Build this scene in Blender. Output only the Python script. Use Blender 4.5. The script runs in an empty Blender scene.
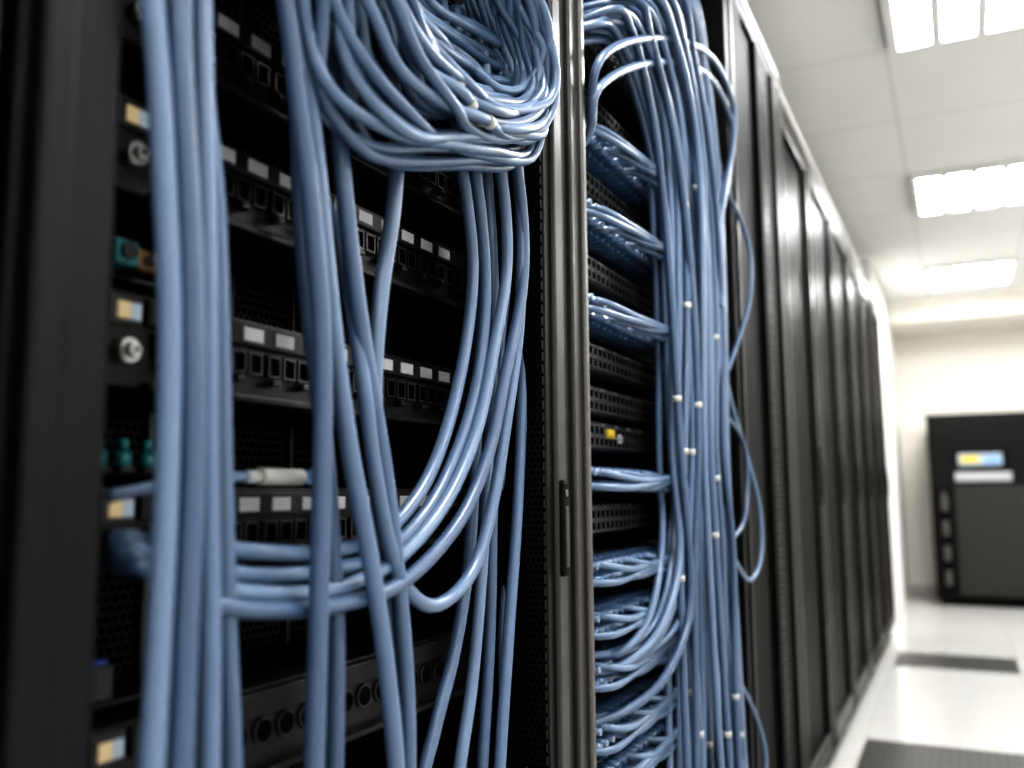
import bpy, bmesh, math, random
from mathutils import Vector, Matrix
random.seed(7)
ZO=0.17   # survey datum sits 0.17 m below the finished floor
scene=bpy.context.scene
# ------------------------------------------------------------------ materials
def new_mat(name, col, rough=.5, metal=0, emis=None, estr=0, coat=0, spec=.5, alpha=1):
    m=bpy.data.materials.new(name); m.use_nodes=True
    b=m.node_tree.nodes['Principled BSDF']
    b.inputs['Base Color'].default_value=(*col,1)
    b.inputs['Roughness'].default_value=rough
    b.inputs['Metallic'].default_value=metal
    b.inputs['Specular IOR Level'].default_value=spec
    b.inputs['Coat Weight'].default_value=coat
    if emis:
        b.inputs['Emission Color'].default_value=(*emis,1); b.inputs['Emission Strength'].default_value=estr
    return m
def noise_rough(m, scale=20, lo=.3, hi=.5):
    nt=m.node_tree; N=nt.nodes; L=nt.links; b=N['Principled BSDF']
    tc=N.new('ShaderNodeTexCoord'); n=N.new('ShaderNodeTexNoise'); n.inputs['Scale'].default_value=scale; n.inputs['Detail'].default_value=1
    mr=N.new('ShaderNodeMapRange'); mr.inputs['To Min'].default_value=lo; mr.inputs['To Max'].default_value=hi
    L.new(tc.outputs['Object'],n.inputs['Vector']); L.new(n.outputs['Fac'],mr.inputs['Value']); L.new(mr.outputs[0],b.inputs['Roughness'])
    return m
def mk(nt):
    N=nt.nodes; L=nt.links
    def mth(op,a,bb=None):
        n=N.new('ShaderNodeMath'); n.operation=op
        for i,v in enumerate((a,bb)):
            if v is None: continue
            if isinstance(v,(int,float)): n.inputs[i].default_value=v
            else: L.new(v,n.inputs[i])
        return n.outputs[0]
    return mth
def perf_mat(name, col, hole, pitch, rad, ax=(1,2), rough=.4, spec=.4):
    """sheet metal with a staggered grid of punched holes"""
    m=new_mat(name,col,rough); nt=m.node_tree; N=nt.nodes; L=nt.links; b=N['Principled BSDF']; mth=mk(nt)
    tc=N.new('ShaderNodeTexCoord'); sp=N.new('ShaderNodeSeparateXYZ'); L.new(tc.outputs['Object'],sp.inputs[0])
    u=mth('DIVIDE',sp.outputs[ax[0]],pitch); v=mth('DIVIDE',sp.outputs[ax[1]],pitch)
    row=mth('FLOOR',v); off=mth('MULTIPLY',row,.5)
    fu=mth('SUBTRACT',mth('FRACT',mth('ADD',u,off)),.5); fv=mth('SUBTRACT',mth('FRACT',v),.5)
    d=mth('SQRT',mth('ADD',mth('MULTIPLY',fu,fu),mth('MULTIPLY',fv,fv)))
    k=mth('LESS_THAN',d,rad)
    mx=N.new('ShaderNodeMix'); mx.data_type='RGBA'; L.new(k,mx.inputs[0]); mx.inputs[6].default_value=(*col,1); mx.inputs[7].default_value=(*hole,1)
    L.new(mx.outputs[2],b.inputs['Base Color'])
    sp2=mth('SUBTRACT',spec,mth('MULTIPLY',k,spec)); L.new(sp2,b.inputs['Specular IOR Level'])
    return m
def tile_mat(name,col,line,px,py,ox,oy,w,rough,spec=.5):
    m=new_mat(name,col,rough,spec=spec); nt=m.node_tree; N=nt.nodes; L=nt.links; b=N['Principled BSDF']; mth=mk(nt)
    tc=N.new('ShaderNodeTexCoord'); sp=N.new('ShaderNodeSeparateXYZ'); L.new(tc.outputs['Object'],sp.inputs[0])
    a=mth('LESS_THAN',mth('FRACT',mth('DIVIDE',mth('SUBTRACT',sp.outputs[0],ox),px)),w/px)
    c=mth('LESS_THAN',mth('FRACT',mth('DIVIDE',mth('SUBTRACT',sp.outputs[1],oy),py)),w/py)
    k=mth('MAXIMUM',a,c)
    n=N.new('ShaderNodeTexNoise'); n.inputs['Scale'].default_value=3; L.new(tc.outputs['Object'],n.inputs['Vector'])
    mr=N.new('ShaderNodeMapRange'); mr.inputs['To Min'].default_value=.93; mr.inputs['To Max'].default_value=1.0; L.new(n.outputs['Fac'],mr.inputs['Value'])
    mm=N.new('ShaderNodeMix'); mm.data_type='RGBA'; mm.blend_type='MULTIPLY'; mm.inputs[0].default_value=1; mm.inputs[6].default_value=(*col,1); L.new(mr.outputs[0],mm.inputs[7])
    mx=N.new('ShaderNodeMix'); mx.data_type='RGBA'; L.new(k,mx.inputs[0]); L.new(mm.outputs[2],mx.inputs[6]); mx.inputs[7].default_value=(*line,1)
    L.new(mx.outputs[2],b.inputs['Base Color'])
    return m
M={}
M['frame']=new_mat('powder_coated_black',(.0028,.0028,.0028),.42,spec=.2)
M['post']=noise_rough(new_mat('satin_dark_grey_metal',(.017,.016,.0145),.35,spec=.4),15,.3,.42)
M['door']=noise_rough(new_mat('door_black_gloss',(.0035,.0035,.0035),.28,spec=.30),8,.24,.36)
M['edge']=new_mat('brushed_edge_metal',(.10,.097,.092),.38,.8)
M['trim']=new_mat('pale_top_trim',(.30,.295,.285),.45,.1)
M['black']=new_mat('matte_black',(.002,.002,.002),.6,spec=.1)
M['panel']=noise_rough(new_mat('patch_panel_black',(.0055,.0055,.006),.38,spec=.28),40,.3,.45)
M['plastic']=new_mat('black_plastic',(.008,.008,.009),.3,spec=.45)
M['swface']=new_mat('switch_port_bezel',(.030,.030,.031),.35,spec=.45)
M['hole']=new_mat('port_cavity',(.001,.001,.001),.9,spec=.05)
M['label']=new_mat('paper_label',(.30,.305,.31),.5)
M['amber']=new_mat('amber_label',(.40,.32,.19),.5,emis=(1,.78,.42),estr=.12)
M['lcd']=new_mat('pale_lcd',(.24,.27,.29),.4,emis=(.6,.8,1),estr=.12)
M['lcdblue']=new_mat('blue_screen',(.12,.20,.30),.4,emis=(.35,.6,1),estr=.2)
M['yellow']=new_mat('yellow_tag',(.45,.34,.03),.5)
M['screw']=new_mat('nickel_screw',(.40,.40,.40),.28,1)
M['teal']=new_mat('teal_connector',(.006,.12,.125),.35)
M['brass']=new_mat('brass_part',(.14,.09,.04),.4,.7)
M['led']=new_mat('blue_led',(.01,.02,.10),.4,emis=(.05,.15,1),estr=.07)
M['white']=new_mat('white_tape',(.36,.36,.34),.5)
M['clear']=new_mat('clear_blue_boot',(.070,.125,.215),.12,coat=.6)
M['perf']=perf_mat('perforated_sheet',(.004,.004,.004),(.0005,.0005,.0005),.006,.32)
M['perfx']=perf_mat('perforated_sheet_side',(.004,.004,.004),(.0005,.0005,.0005),.007,.3,(0,2),spec=.12)
M['perfd']=perf_mat('perforated_door',(.003,.003,.003),(.001,.001,.001),.009,.36,spec=.22)
M['honey']=perf_mat('vent_grille',(.012,.008,.0035),(.0005,.0005,.0005),.008,.38,spec=.1)
blues=[((.062,.099,.162),.33),((.080,.121,.190),.31),((.046,.076,.130),.36),((.096,.140,.212),.33)]
CB=[new_mat('blue_cable_jacket_%d'%i,c,r,spec=.55) for i,(c,r) in enumerate(blues)]
# ------------------------------------------------------------------ builder
class B:
    def __init__(s,name,mats,parent=None):
        s.name=name; s.mats=mats; s.bm=bmesh.new(); s.parent=parent
    def box(s,x0,x1,y0,y1,z0,z1,mi=0,bev=0,seg=2):
        bm=s.bm
        r=bmesh.ops.create_cube(bm,size=1)
        vs=r['verts']
        for v in vs:
            v.co=Vector(((x0+x1)/2+v.co.x*(x1-x0),(y0+y1)/2+v.co.y*(y1-y0),(z0+z1)/2+v.co.z*(z1-z0)))
        fs=set(f for v in vs for f in v.link_faces)
        for f in fs: f.material_index=mi
        if bev:
            es=list(set(e for v in vs for e in v.link_edges))
            bmesh.ops.bevel(bm,geom=es,offset=bev,segments=seg,affect='EDGES',profile=.5,material=mi)
    def port(s,x,y0,y1,z0,z1,dep=.012,w=.0015,mi=0,hi=1,proud=.002):
        bm=s.bm
        def q(xx,a,b,c,d): return [bm.verts.new((xx,yy,zz)) for yy,zz in ((a,c),(b,c),(b,d),(a,d))]
        o0=q(x,y0,y1,z0,z1); o1=q(x+proud,y0,y1,z0,z1); i1=q(x+proud,y0+w,y1-w,z0+w,z1-w); i0=q(x-dep,y0+w,y1-w,z0+w,z1-w)
        for A,C,m in ((o0,o1,mi),(o1,i1,mi),(i1,i0,hi)):
            for k in range(4):
                f=bm.faces.new((A[k],A[(k+1)%4],C[(k+1)%4],C[k])); f.material_index=m
        f=bm.faces.new(i0); f.material_index=hi
    def cyl(s,c,ax,r,h,mi=0,seg=20,r2=None):
        r2=r if r2 is None else r2
        res=bmesh.ops.create_cone(s.bm,cap_ends=True,segments=seg,radius1=r,radius2=r2,depth=h)
        q=Vector((0,0,1)).rotation_difference(Vector(ax)).to_matrix()
        fs=set()
        for v in res['verts']:
            v.co=q@v.co+Vector(c)
            fs|=set(v.link_faces)
        for f in fs:
            f.material_index=mi
            if len(f.verts)==4: f.smooth=True
    def tube(s,path,r,mi=0,seg=10,n=None,closed=False,step=.012):
        pts=cr(path,closed,step)
        bm=s.bm; N=len(pts); rings=[]
        up=None
        for i,p in enumerate(pts):
            a=pts[(i-1)%N] if (closed or i>0) else pts[0]
            b=pts[(i+1)%N] if (closed or i<N-1) else pts[-1]
            t=(b-a).normalized()
            if up is None: up=t.orthogonal().normalized()
            up=(up-up.dot(t)*t).normalized(); w=t.cross(up)
            rings.append([bm.verts.new(p+r*(math.cos(2*math.pi*k/seg)*up+math.sin(2*math.pi*k/seg)*w)) for k in range(seg)])
        rng=range(N-1) if not closed else range(N)
        for i in rng:
            A=rings[i]; C=rings[(i+1)%N]
            sh=0
            if closed and i==N-1:
                sh=min(range(seg),key=lambda q:(A[0].co-C[q].co).length)
            for k in range(seg):
                f=bm.faces.new((A[k],A[(k+1)%seg],C[(k+1+sh)%seg],C[(k+sh)%seg])); f.smooth=True; f.material_index=mi
        if not closed:
            for R_,rev in ((rings[0],True),(rings[-1],False)):
                f=bm.faces.new(R_[::-1] if rev else R_); f.material_index=mi
        return pts
    def done(s):
        bmesh.ops.recalc_face_normals(s.bm,faces=s.bm.faces)
        me=bpy.data.meshes.new(s.name); s.bm.to_mesh(me); s.bm.free()
        for m in s.mats: me.materials.append(m)
        o=bpy.data.objects.new(s.name,me); scene.collection.objects.link(o)
        if s.parent: o.parent=s.parent
        return o
def cr(P,closed,step):
    P=[Vector(p) for p in P]; out=[]; n=len(P)
    rng=range(n) if closed else range(n-1)
    for i in rng:
        if closed: p0,p1,p2,p3=P[(i-1)%n],P[i],P[(i+1)%n],P[(i+2)%n]
        else: p0,p1,p2,p3=P[max(i-1,0)],P[i],P[i+1],P[min(i+2,n-1)]
        k=max(2,int((p2-p1).length/step))
        for j in range(k):
            t=j/k; t2=t*t; t3=t2*t
            out.append(.5*((2*p1)+(p2-p0)*t+(2*p0-5*p1+4*p2-p3)*t2+(3*p1-p0-3*p2+p3)*t3))
    if not closed: out.append(P[-1])
    return out
def empty(name):
    o=bpy.data.objects.new(name,None); o.empty_display_size=.1; scene.collection.objects.link(o); return o
FZ=.17; CZ=2.70
# ------------------------------------------------------------------ room
XR=3.2; YB=-2.6; YE=9.2
mfloor=tile_mat('glossy_raised_floor',(.50,.492,.475),(.38,.37,.355),.6,.6,.04,-.1,.004,.16)
b=B('floor',[mfloor]); b.box(-1.6,XR,YB,YE,FZ-.1,FZ); b.done()
mceil=tile_mat('ceiling_tiles',(.80,.80,.78),(.62,.62,.60),.6,.72,.265,3.455,.010,.9,spec=.1)
b=B('ceiling',[mceil]); b.box(-1.6,XR,YB,YE,CZ,CZ+.1); b.done()
mwall=new_mat('cream_wall_paint',(.84,.81,.75),.7,spec=.2)
mwallw=new_mat('white_wall_paint',(.82,.81,.78),.7,spec=.2)
b=B('wall_end',[mwall]); b.box(-1.6,XR,YE,YE+.1,FZ-.1,CZ+.1); b.done()
b=B('wall_back',[mwallw]); b.box(-1.6,XR,YB-.1,YB,FZ-.1,CZ+.1); b.done()
b=B('wall_right',[mwallw]); b.box(XR,XR+.1,YB-.1,YE+.1,FZ-.1,CZ+.1); b.done()
b=B('wall_left',[mwallw]); b.box(-1.7,-1.6,YB-.1,YE+.1,FZ-.1,CZ+.1); b.done()
b=B('wall_pillar',[mwallw]); b.box(-1.6,-.05,6.66,YE,FZ,CZ); b.done()
b=B('trim_soffit',[mwall]); b.box(-.05,XR,8.35,YE,2.52,CZ,0,.005); b.done()
b=B('baseboard_end',[new_mat('baseboard_grey',(.5,.48,.45),.5)]); b.box(-.05,XR,YE-.015,YE,FZ,FZ+.08,0,.004); b.done()
mvent=tile_mat('vent_tile_dark',(.075,.072,.068),(.03,.03,.03),.03,.03,0,0,.008,.3,spec=.4)
for (x0,x1,y0,y1) in ((.05,.64,5.42,5.88),(.05,.64,3.0,3.80)):
    b=B('floor_vent_tile',[mvent]); b.box(x0,x1,y0,y1,FZ-.01,FZ+.003,0,.001); b.done()
mem=new_mat('led_diffuser',(.9,.9,.9),.5,emis=(.99,.995,1.0),estr=44)
mfx=new_mat('fixture_frame_white',(.75,.75,.73),.4)
for cx in (.28,2.08):
    for cy in (-1.57,.59,2.75,4.95,7.12):
        e=empty('ceiling_light_panel')
        w,l=.60,.70; z0=CZ-.030
        f=B('frame',[mfx],e)
        f.box(cx,cx+w,cy,cy+.03,z0,CZ+.01,0,.003); f.box(cx,cx+w,cy+l-.03,cy+l,z0,CZ+.01,0,.003)
        for k in range(5):
            xx=cx+k*(w-.036)/4
            f.box(xx,xx+.036,cy+.03,cy+l-.03,z0,CZ+.01,0,.003)
        f.done()
        d=B('diffuser',[mem],e); bm=d.bm
        vs=[bm.verts.new(p) for p in ((cx+.02,cy+.02,z0+.014),(cx+.02,cy+l-.02,z0+.014),(cx+w-.02,cy+l-.02,z0+.014),(cx+w-.02,cy+.02,z0+.014))]
        bm.faces.new(vs); o=d.done()
# ------------------------------------------------------------------ open racks
RT=2.31; RB=FZ
def open_rack(y0,y1):
    e=empty('server_rack')
    c=B('carcass',[M['black'],M['frame'],M['trim'],M['perfx']],e)
    c.box(-1.0,-.02,y0,y0+.012,RB+.06,RT-.02,0); c.box(-1.0,-.02,y1-.012,y1,RB+.06,RT-.02,0)
    c.box(-1.0,-.99,y0,y1,RB+.06,RT-.02,0); c.box(-1.0,-.0,y0,y1,RT-.03,RT-.005,1); c.box(-1.0,0,y0,y1,RB+.02,RB+.08,1,.004)
    c.box(-.03,.004,y0,y1,RT-.005,RT+.02,2,.004)
    for xx in(-.95,-.08):
        for yy in (y0+.05,y1-.05): c.cyl((xx,yy,RB+.011),(0,0,1),.025,.022,1)
    c.done()
    p=B('front_posts',[M['frame'],M['post'],M['edge'],M['perfx'],M['black']],e)
    return e,p
def rails(e,ya,yb_,yc,yd,cols):
    r=B('mounting_rails',[M['frame'],M['hole']],e)
    r.box(-.105,-.092,ya,yb_,RB+.08,RT-.03,0,.001); r.box(-.105,-.092,yc,yd,RB+.08,RT-.03,0,.001)
    z=RB+.12
    while z<RT-.06:
        for a in cols: r.port(-.092,a,a+.010,z,z+.010,.008,.001,0,1,.001)
        z+=.0222
    r.done()
e1,p=open_rack(.290,1.034)
p.box(-.10,-.004,.292,.325,RB,RT,0,.003); p.box(-.03,.006,.300,.322,RB,RT,0,.004); p.box(-.06,0,.322,.355,RB,RT,0,.003)
p.box(-.10,-.002,.958,.978,RB,RT,0,.002); p.box(-.05,.004,.976,1.004,RB,RT,1,.004); p.box(-.05,.001,1.004,1.022,RB,RT,1,.002); p.box(-.05,.008,1.022,1.033,RB,RT,1,.003)
p.box(-.098,-.004,.953,.958,RB+.08,RT-.03,3)
p.box(.002,.009,.980,.998,1.005,1.115,4,.004); p.box(.0075,.011,.984,.994,1.015,1.085,1,.0015); p.cyl((.0095,.989,1.100),(1,0,0),.004,.002,2)
p.done()
rails(e1,.395,.43,.928,.953,(.402,.934))
e2,p=open_rack(1.034,2.06)
p.box(-.05,.004,1.036,1.060,RB,RT,1,.003); p.box(-.03,.010,1.058,1.072,RB,RT,2,.003); p.box(-.10,-.002,1.070,1.095,RB,RT,0,.003)
p.box(-.12,-.002,2.00,2.03,RB,RT,0,.003); p.box(-.04,.004,2.03,2.058,RB,RT,0,.004)
p.box(-.6,-.12,2.01,2.02,RB+.08,RT-.03,3)
p.done()
rails(e2,1.095,1.13,1.76,1.80,(1.10,1.775))
# ------------------------------------------------------------------ closed racks
def closed_rack(y0,y1,X=-.018):
    e=empty('server_rack')
    zt=RT+.02
    c=B('carcass',[M['frame'],M['trim'],M['black']],e)
    c.box(-1.0,X-.03,y0+.004,y1-.004,RB+.03,zt-.02,0,.004); c.box(-1.0,X,y0+.004,y1-.004,zt-.03,zt,0,.004)
    c.box(-.05,X+.006,y0+.004,y1-.004,zt,zt+.022,1,.004)
    c.box(-.95,X-.02,y0+.03,y1-.03,RB,RB+.035,2)
    c.done()
    d=B('door',[M['door'],M['perfd'],M['edge'],M['black']],e)
    a,bb=y0+.012,y1-.012; z0,z1=RB+.07,zt-.035; s=.055
    d.box(X-.028,X+.012,a,a+s,z0,z1,0,.010,3); d.box(X-.028,X+.012,bb-s,bb,z0,z1,0,.010,3)
    d.box(X-.028,X+.010,a+.01,bb-.01,z0,z0+.07,0,.006); d.box(X-.028,X+.010,a+.01,bb-.01,z1-.07,z1,0,.006)
    d.box(X-.024,X-.008,a+s-.005,bb-s+.005,z0+.06,z1-.06,1)
    d.box(X-.01,X+.017,a+.004,a+.022,z0,z1,2,.005,3)
    d.done()
    h=B('handle',[M['black'],M['edge']],e)
    h.box(X+.010,X+.016,bb-.042,bb-.014,1.05,1.25,0,.003); h.box(X+.014,X+.020,bb-.036,bb-.022,1.08,1.20,0,.003); h.cyl((X+.017,bb-.028,1.225),(1,0,0),.007,.004,1)
    h.done()
    return e
closed_rack(-.39,.288,0)
e3=empty('server_rack')
c=B('carcass',[M['black'],M['frame'],M['trim'],M['perf'],M['edge'],M['hole'],M['post']],e3)
c.box(-1,-.02,2.062,2.072,RB+.06,RT,1); c.box(-1,-.02,2.67,2.68,RB+.06,RT,1); c.box(-1,-.99,2.062,2.68,RB,RT,0)
c.box(-1,0,2.062,2.68,RT-.03,RT-.004,1); c.box(-.03,.006,2.062,2.68,RT-.004,RT+.022,2,.004); c.box(-1,0,2.062,2.68,RB,RB+.08,1,.004)
c.box(-.03,.002,2.062,2.16,RB,RT-.03,0,.004)
c.box(-.045,-.012,2.16,2.56,RB+.08,RT-.03,0)
c.box(-.02,.004,2.34,2.50,RB+.08,RT-.03,0,.003)
z=RB+.14
while z<RT-.1:
    c.port(.004,2.375,2.425,z,z+.018,.006,.0035,4,5,.0015); z+=.030
c.box(-.03,.008,2.56,2.64,RB,RT-.03,1,.006,3)
c.box(-.03,.012,2.64,2.672,RB,RT-.03,6,.006,3)
c.done()
ys=[2.684+i*.655 for i in range(8)]
for i in range(6): closed_rack(ys[i],ys[i+1]-.002)
# ------------------------------------------------------------------ patch panels in rack 1
PX=-.090
def patch_panel(zt,h,nlab=11,holes=False):
    e=empty('patch_panel')
    y0,y1=.425,.928
    p=B('faceplate',[M['panel'],M['hole'],M['plastic'],M['black']],e)
    p.box(-.25,PX-.003,y0+.012,y1-.012,zt-h,zt-.002,3)
    p.box(PX-.004,PX,y0,y1,zt-h,zt,0,.001)
    p.box(PX-.002,PX+.006,y0+.032,y1-.012,zt-.022,zt-.003,0,.0015)
    p.box(PX-.01,PX+.010,y0+.032,y1-.012,zt-h-.002,zt-h+.004,0,.0015)
    if holes:
        for k in range(16):
            yy=y0+.055+k*.0275
            p.cyl((PX+.0005,yy,zt-.035),(1,0,0),.0105,.005,2,20); p.cyl((PX+.0025,yy,zt-.035),(1,0,0),.0085,.0025,1,20)
    else:
        for k in range(24):
            yy=y0+.040+k*.0188
            g=.004*(k//6)
            p.port(PX,yy+g,yy+g+.0155,zt-.045,zt-.0265,.012,.002,2,1,.006)
            if k%2==0: p.box(PX,PX+.010,yy+g+.002,yy+g+.012,zt-.052,zt-.047,2,.001)
    p.done()
    l=B('labels',[M['label'],M['amber'],M['lcd'],M['screw'],M['plastic']],e)
    l.box(PX,PX+.003,y0+.002,y0+.030,zt-.024,zt-.003,4,.001)
    l.box(PX+.002,PX+.0045,y0+.007,y0+.018,zt-.020,zt-.008,1,.0006); l.box(PX+.002,PX+.0045,y0+.018,y0+.027,zt-.020,zt-.008,2,.0006)
    l.cyl((PX+.004,y0+.015,zt-.042),(1,0,0),.0085,.010,3,24); l.cyl((PX+.011,y0+.015,zt-.042),(1,0,0),.0065,.006,3,24,.0045)
    l.cyl((PX+.0145,y0+.015,zt-.042),(1,0,0),.002,.001,4,12)
    if not holes:
        for k in range(nlab):
            yy=y0+.050+k*.038
            l.box(PX+.005,PX+.0072,yy,yy+.023,zt-.0185,zt-.0075,0,.0005)
    l.done()
    return e
patch_panel(1.380,.068); patch_panel(1.241,.066); patch_panel(1.106,.056); patch_panel(.950,.066,holes=True)
patch_panel(.800,.066); patch_panel(1.486,.066,5); patch_panel(1.700,.066)
patch_panel(.62,.066); patch_panel(.45,.066,holes=True)
def chassis(z0,z1,teal=0):
    e=empty('rack_server_chassis')
    p=B('body',[M['black'],M['honey'],M['plastic'],M['teal'],M['brass'],M['led'],M['screw']],e)
    p.box(-.7,-.19,.44,.925,z0,z1,0,.002); p.box(-.191,-.187,.47,.90,z0+.006,z1-.006,1)
    p.box(-.191,-.180,.44,.47,z0,z1,2,.002); p.box(-.191,-.180,.90,.925,z0,z1,2,.002)
    for k in range(4): p.box(-.189,-.182,.55+.09*k,.556+.09*k,z0,z1,2,.001)
    if teal: p.box(-.182,-.12,.432,.53,z0,z0+.004,2,.001)
    if teal==1:
        p.box(-.182,-.088,.430,.450,z0+.002,z0+.020,3,.002); p.box(-.182,-.092,.453,.474,z0+.002,z0+.018,4,.002); p.cyl((-.088,.463,z0+.011),(1,0,0),.005,.01,6)
        p.cyl((-.087,.440,z0+.012),(1,0,0),.006,.004,2)
    if teal==2:
        for k in range(5):
            p.cyl((-.112,.443+k*.021,z0+.010),(0,0,1),.0058,.014,3); p.cyl((-.112,.443+k*.021,z0+.021),(0,0,1),.0034,.010,3)
            p.box(-.182,-.106,.437+k*.021,.449+k*.021,z0+.002,z0+.006,2)
    if teal==3:
        p.box(-.122,-.116,.446,.462,z0+.03,z0+.033,5); p.box(-.182,-.118,.44,.47,z0+.004,z0+.03,2,.002)
    p.done()
chassis(1.257,1.308,1); chassis(1.115,1.170,2); chassis(.955,1.045,3); chassis(.81,.88); chassis(1.385,1.415); chassis(1.49,1.62)
# ------------------------------------------------------------------ left bay cables
def T(x,pts): return [(x,a/1000,c/1000) for a,c in pts]
A1=[(362,1413),(372,1356),(382,1273),(389,1197),(391,1109),(390,1030),(387,929)]
A2=[(383,1425),(386,1362),(396,1277),(403,1199),(407,1109),(406,1028),(405,923)]
A3=[(403,1436),(407,1371),(413,1282),(418,1201),(423,1110),(428,1026),(431,916)]
A4=[(416,1450),(428,1386),(445,1296),(453,1209),(460,1110),(467,1020),(477,898)]
B1=[(482,1482),(494,1435),(508,1372),(524,1301),(537,1214),(540,1133),(539,1025),(536,883)]
B2=[(497,1491),(514,1421),(530,1357),(545,1276),(559,1209),(579,1134),(608,1049),(634,953),(650,849)]
B3=[(570,1534),(566,1446),(582,1351),(597,1281),(616,1210),(642,1129),(663,1045),(680,944),(684,837)]
B4=[(612,1559),(651,1505),(677,1449),(674,1363),(655,1277),(646,1197),(653,1112),(669,1028),(689,925),(697,832)]
B5=[(526,1512),(536,1403),(547,1287),(570,1173),(585,1081),(595,988),(595,863)]
C1=[(803,1489),(829,1410),(842,1337),(824,1248),(786,1163),(739,1104),(673,1065),(596,1055),(515,1060),(448,1069),(402,1074)]
C2=[(820,1494),(851,1393),(859,1307),(840,1218),(797,1143),(740,1085),(666,1049),(577,1041),(500,1045),(436,1057),(400,1068)]
C3=[(857,1507),(887,1426),(891,1346),(859,1252),(820,1164),(759,1094),(682,1048),(596,1028),(505,1032),(431,1048),(398,1064)]
C4=[(884,1516),(916,1421),(914,1328),(867,1220),(832,1144),(770,1075),(674,1027),(577,1017),(480,1025),(419,1042),(396,1059)]
LL=[(899,1521),(918,1398),(908,1281),(876,1178),(844,1093),(800,1026),(733,1000),(682,1018),(651,1062),(628,1128),(612,1193)]
D1=[(847,1506),(865,1353),(859,1242),(849,1135),(835,1033),(806,948),(768,881),(741,818)]
D2=[(874,1516),(896,1361),(895,1247),(882,1136),(869,1031),(846,912),(811,796)]
D3=[(921,1535),(940,1371),(917,1250),(901,1093),(892,945),(870,778)]
D4=[(933,1538),(958,1411),(961,1291),(950,1172),(935,1059),(913,942),(886,774)]
D5=[(976,1556),(993,1384),(969,1209),(979,1046),(968,912),(981,745)]
def down(x,pts,top=None,bot=True):
    P=T(x,pts)
    if top:
        a,b_=P[0],P[1]; sl=(a[1]-b_[1])/(a[2]-b_[2])
        z1=a[2]+.10; P=[(x-.01,a[1]+sl*.06+top[0],top[1]),(x,a[1]+sl*.075,z1)]+P if top[1]>z1+.05 else [(x-.01,a[1],top[1])]+P
    if bot:
        l=P[-1]; P=P+[(x,l[1]-.004,l[2]-.16),(x-.02,l[1]+.0,max(l[2]-.40,.30)),(x-.05,l[1]+.01,.27)]
    return P
RC=.0066
e=B('network_cable_bundle',CB)
i=0
def tb(bb,P,r=RC,seg=12,mi=None,**k):
    global i; i+=1
    return bb.tube(P,r,(i*7)%4 if mi is None else mi,seg,**k)
for x,p_ in ((.008,A1),(.012,A2),(.008,A3),(-.015,A4)): tb(e,down(x,p_,(.0,1.95)),.0072)
tb(e,down(-.018,[(a*1.07+4,1100+(c-1100)*1.07) for a,c in A1],(.0,1.95)),.0066)
e.done()
e=B('network_cable_bundle',CB)
for x,p_,tp in ((.004,B1,(.0,1.95)),(.0,B2,(.0,1.95)),(-.012,B3,(.01,1.95)),(-.024,B4,(-.06,1.95)),(-.022,B5,(-.0,1.95))): tb(e,down(x,p_,tp),.0074)
e.done()
e=B('network_cable_bundle',CB)
def lead(x,pts,ret=True):
    P=T(x,pts); P=[(x-.01,P[0][1]-.01,1.62)]+P
    if ret: 
        l=P[-1]; P=P+[(-.045,.405,l[2]),(-.088,.440,l[2]-.002)]
    return P
tb(e,lead(-.034,C1)); tb(e,lead(-.028,C2)); tb(e,lead(-.018,C3)); tb(e,lead(-.010,C4))
tb(e,lead(-.012,LL,False)+[(-.03,.606,1.30),(-.06,.612,1.36)])
e.done()
e=B('network_cable_bundle',CB)
for x,p_ in ((-.036,D1),(-.038,D2),(-.042,D3),(-.030,D4),(-.044,D5)): tb(e,down(x,p_,(-.01,1.64)))
tb(e,down(-.056,[(a-16,c) for a,c in D5],(-.0,1.64)))
e.done()
# hank of slack cable hung in the opening
KO=[(492,1487),(507,1441),(526,1396),(579,1372),(647,1387),(759,1419),(873,1461),(913,1525),(901,1585),(843,1627),(807,1664),(730,1730),(600,1735),(515,1620)]
KI=[(620,1568),(653,1534),(714,1527),(785,1530),(837,1535),(872,1555),(877,1587),(855,1612),(819,1634),(792,1665),(775,1699),(735,1715),(680,1700),(630,1640)]
ko=B('network_cable_coil',CB+[M['white']])
NS=18
coilpts=[]
def coil(t,am,layer,r):
    ph=random.uniform(0,6.28); ph2=random.uniform(0,6.28); P=[]
    for j in range(len(KO)):
        tt=max(0,t+am*math.sin(ph+j*.9)+am*.35*math.sin(ph2+j*1.7))
        y=KO[j][0]*(1-tt)+KI[j][0]*tt; z=KO[j][1]*(1-tt)+KI[j][1]*tt
        x=.022*(1-min(tt,1))+.035*math.sin(math.pi*min(tt,1))-.022*layer-.006+random.uniform(-.007,.007)
        P.append((x,y/1000,z/1000+random.uniform(-.003,.003)))
    pts=tb(ko,P,r,10,closed=True); coilpts.append(pts)
for layer in range(2):
    for s in range(NS): coil((s+.5*layer)/(NS-1),.085,layer,.0053)
for s in range(6): coil(1.05+.09*s,.06,.5,.0048)
def tie(ty,tz,n=2):
    cand=[]
    for pts in coilpts:
        k0=min(range(len(pts)),key=lambda q:(pts[q].y-ty)**2+(pts[q].z-tz)**2)
        if math.hypot(pts[k0].y-ty,pts[k0].z-tz)<.014: cand.append((-pts[k0].x,k0,pts))
    cand.sort(key=lambda c:c[0])
    for _,k0,pts in cand[:n]:
        a=pts[k0]; d_=(pts[(k0+1)%len(pts)]-pts[k0-1]).normalized()
        ko.tube([tuple(a-d_*.005),tuple(a+d_*.005)],.0066,4,14,step=.004)
tie(.690,1.455,3); tie(.727,1.440,3); tie(.645,1.490,2)
ko.done()
pl=B('network_cable_plug',[M['white'],CB[3],M['clear']])
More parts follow.
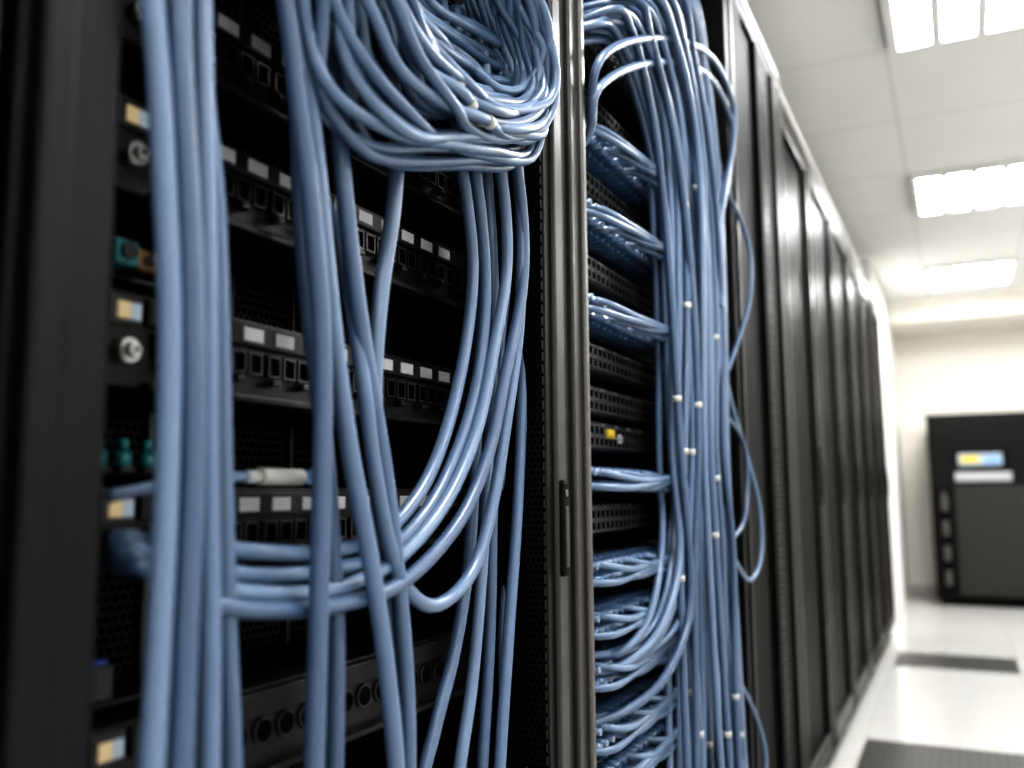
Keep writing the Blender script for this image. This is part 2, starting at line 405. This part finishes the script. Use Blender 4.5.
pl.tube([(-.05,.40,1.100),(-.05,.45,1.108),(-.05,.50,1.113),(-.05,.545,1.114)],.0042,1,12)
pl.tube([(-.05,.535,1.114),(-.05,.583,1.114)],.0066,0,16); pl.tube([(-.05,.520,1.1135),(-.05,.537,1.114)],.005,0,16)
pl.box(-.056,-.044,.583,.598,1.108,1.120,2,.001)
pl.done()
# ------------------------------------------------------------------ right bay equipment
def switch(z,tag=None):
    e=empty('network_switch')
    p=B('body',[M['plastic'],M['hole'],M['panel'],M['swface'],M['yellow'],M['label']],e)
    h=.042; X=-.060
    p.box(-.40,X,1.12,1.775,z-h/2,z+h/2,3,.003)
    p.box(X-.002,X+.004,1.13,1.765,z-h/2+.001,z+h/2-.001,0,.001)
    for k in range(30):
        y=1.15+k*.0195
        for r_ in(0,1): p.port(X+.004,y,y+.016,z-.017+r_*.017,z-.002+r_*.017,.01,.0022,3,1,.004)
        if k%3==1: p.box(X+.003,X+.005,y+.003,y+.009,z+.0165,z+.0185,5)
    p.box(X+.004,X+.007,1.735,1.76,z-.012,z+.012,5,.001)
    if tag: p.box(X+.004,X+.008,1.30,1.335,z-.002,z+.012,4,.001); p.box(X+.004,X+.008,1.345,1.37,z-.008,z+.006,5,.001)
    p.done()
for z in (1.560,1.431,1.300,1.236,1.062): switch(z)
switch(1.184,True); switch(1.69); switch(1.80); switch(.60)
def pp(z):
    e=empty('patch_panel')
    p=B('faceplate',[M['panel'],M['hole'],M['clear'],M['swface']],e)
    p.box(-.30,-.088,1.12,1.775,z-.022,z+.022,0,.002)
    for k in range(24):
        y=1.15+k*.0245
        for dz in (-.010,.010):
            p.port(-.088,y,y+.018,z+dz-.008,z+dz+.008,.01,.002,3,1,.003)
            # moulded snagless boot : body, strain-relief nose and latch guard
            p.box(-.095,-.052,y+.002,y+.016,z+dz-.0065,z+dz+.0065,2,.002)
            p.cyl((-.040,y+.009,z+dz),(1,0,0),.0062,.026,2,10,.0052)
            p.box(-.070,-.050,y+.006,y+.012,z+dz+.006,z+dz+.009,2,.001)
    p.done()
blue=[1.622,1.50,1.363,1.119,.991,.922,.855,.775,.714]
for z in blue: pp(z)
# ------------------------------------------------------------------ right bay cables
rb=B('network_cable_bundle',CB+[M['white']])
UL=[(1.02,1.655),(1.11,1.725),(1.22,1.765),(1.34,1.715),(1.41,1.586),(1.43,1.371),(1.42,1.17)]
UR=[(1.62,2.22),(1.68,2.06),(1.76,1.93),(1.82,1.76),(1.84,1.594),(1.84,1.371),(1.83,1.17)]
LR=[(1.83,.988),(1.84,.739),(1.85,.496),(1.82,.30)]
allp=[]
def lerp(a,b_,t): return (a[0]*(1-t)+b_[0]*t, a[1]*(1-t)+b_[1]*t)
NR=40
for s in range(NR):
    t=s/(NR-1)
    lay=random.uniform(-.022,.022)
    P=[]; ph=random.uniform(0,6.28)
    for j in range(7):
        tt=max(0,min(1,t+.06*math.sin(ph+j*1.1)))
        y,z=lerp(UL[j],UR[j],tt)
        x=.003+lay+.018*math.sin(math.pi*tt)
        if j==0: x=-.05-.02*(1-tt)
        P.append((x,y-x*1.5 if j else y,z))
    if t<.20:
        q=t/.20; zt=(.874,.86,.79)[s%3]+random.uniform(-.006,.006)
        yb=1.39+.12*q
        P+= [(.01+lay,yb+.03,zt+.14),(.005+lay*.5,yb-.06,zt+.04),(-.02,1.24+.05*q,zt+.002),(-.06,1.13+.12*random.random(),zt)]
    else:
        q=(t-.20)/.80
        for j in range(4):
            y,z=lerp((1.44,LR[j][1]),LR[j],max(0,min(1,q+.06*math.sin(ph+j*1.5))))
            P.append((.003+lay+.018*math.sin(math.pi*q),y,z))
    allp.append(tb(rb,P,.0062,10,step=.02))
for z in blue:
    lo=z<1.05
    for k in range(12):
        y0=1.159+k*.049
        j=random.uniform(-.015,.015); yt=max(1.50+.020*k+j, y0+.05)
        dz=.010 if k%2 else -.010
        rise=.003 if lo else .004
        P=[(-.060,y0,z+dz),(-.030,y0,z+dz),(-.012,y0+.03,z+dz*.8-.004),(-.012 if lo else .002,min(y0+.12,yt-.03),z-.006+dz*.5),(-.010 if lo else .0,yt-.02,z+.012+rise*k),(-.008+j*.5,yt,z+.09),(-.014+j*.5,yt+.02,z+.20),(-.02,yt+.02,z+.30)]
        tb(rb,P,.0052,8,step=.02)
tb(rb,[(.01,1.80,1.80),(.01,1.90,1.74),(.02,2.00,1.69),(.03,2.03,1.62),(.03,2.00,1.52),(.02,1.92,1.42),(.01,1.84,1.34)],.0050,10)
tb(rb,[(.01,1.80,1.36),(.01,1.88,1.27),(.02,1.96,1.17),(.03,2.02,1.06),(.03,2.01,.96),(.02,1.93,.92),(.01,1.82,.98)],.0050,10)
tb(rb,[(.01,1.83,1.25),(.02,1.93,1.20),(.02,1.95,1.12),(.02,1.90,1.04),(.01,1.80,1.00)],.0046,10)
tb(rb,[(.01,1.82,.75),(.02,1.93,.66),(.03,1.98,.56),(.02,1.95,.47),(.01,1.84,.42)],.0048,10)
RO=[(1.075,1.662),(1.250,1.771),(1.514,1.889),(1.745,1.953),(1.902,1.925),(1.875,1.815),(1.759,1.652),(1.72,1.45)]
tb(rb,[(-.05,1.12,1.57),(.00,1.10,1.60)]+[(.03,y,z) for q,(y,z) in enumerate(RO)],.0060,10)
tb(rb,[(-.05,1.12,1.54),(.00,1.11,1.58)]+[(.022,y+.01,z-.035) for q,(y,z) in enumerate(RO)],.0060,10)
for s in range(2,NR,2):
    pts=allp[s]
    for zz in (1.64,1.42,1.18,.98,.70):
        if random.random()<.42:
            zt=zz+random.uniform(-.09,.09)
            k0=min(range(len(pts)-3),key=lambda q:abs(pts[q].z-zt))
            if abs(pts[k0].z-zt)<.05:
                a=pts[k0]; d_=(pts[k0+1]-a).normalized(); rb.tube([tuple(a),tuple(a+d_*.010)],.0071,4,12)
rb.done()
# ------------------------------------------------------------------ far cabinet
e=empty('precision_cooling_cabinet')
c=B('cabinet_body',[M['door'],M['frame'],M['black'],M['post'],M['edge']],e)
x0,x1,y0,y1,z1=.20,1.40,8.35,9.1,1.72
c.box(x0,x1,y0,y1,RB+.06,z1,1,.012,3); c.box(x0+.03,x1-.03,y0+.03,y1,RB,RB+.07,2)
c.box(x0-.008,x1+.008,y0-.012,y1,z1-.03,z1,1,.006)
c.box(x0+.18,x0+.72,y0-.014,y0+.01,RB+.09,1.13,3,.006); c.box(x0+.74,x1-.03,y0-.014,y0+.01,RB+.09,1.13,3,.006)
c.box(x0+.03,x1-.03,y0-.010,y0+.01,1.15,z1-.05,1,.006)
c.box(x0+.05,x0+.15,y0-.016,y0+.01,RB+.10,1.12,2,.005)
for k in range(4): c.box(x0+.075,x0+.125,y0-.026,y0-.012,.33+.2*k,.45+.2*k,4,.008)
c.cyl((x0+.10,y0-.02,1.07),(0,1,0),.02,.02,4)
c.done()
d=B('display_panel',[M['black'],M['yellow'],M['lcdblue'],M['label'],M['lcd']],e)
d.box(x0+.19,x0+.58,y0-.02,y0-.005,1.27,1.42,0,.004)
d.box(x0+.22,x0+.54,y0-.024,y0-.018,1.295,1.395,4,.002); d.box(x0+.24,x0+.37,y0-.027,y0-.022,1.32,1.375,1,.002); d.box(x0+.41,x0+.53,y0-.027,y0-.022,1.305,1.375,2,.002)
d.box(x0+.19,x0+.60,y0-.020,y0-.008,1.17,1.245,3,.003)
d.done()
# ------------------------------------------------------------------ shift datum
for o in scene.objects:
    if o.parent is None: o.location.z-=ZO
# ------------------------------------------------------------------ camera, world
cd=bpy.data.cameras.new('camera'); co=bpy.data.objects.new('camera',cd); scene.collection.objects.link(co)
co.location=(.42,0,1.1-ZO); co.rotation_euler=(1.68988,.00771,.45269); cd.lens=32.168; cd.sensor_width=36; cd.clip_start=.02
cd.dof.use_dof=True; cd.dof.focus_distance=1.02; cd.dof.aperture_fstop=2.8
scene.camera=co
w=bpy.data.worlds.new('world'); scene.world=w; w.use_nodes=True
w.node_tree.nodes['Background'].inputs[0].default_value=(1,1,1,1); w.node_tree.nodes['Background'].inputs[1].default_value=.3
scene.view_settings.view_transform='Standard'
try: scene.view_settings.look='High Contrast'
except Exception as ex: print(ex)
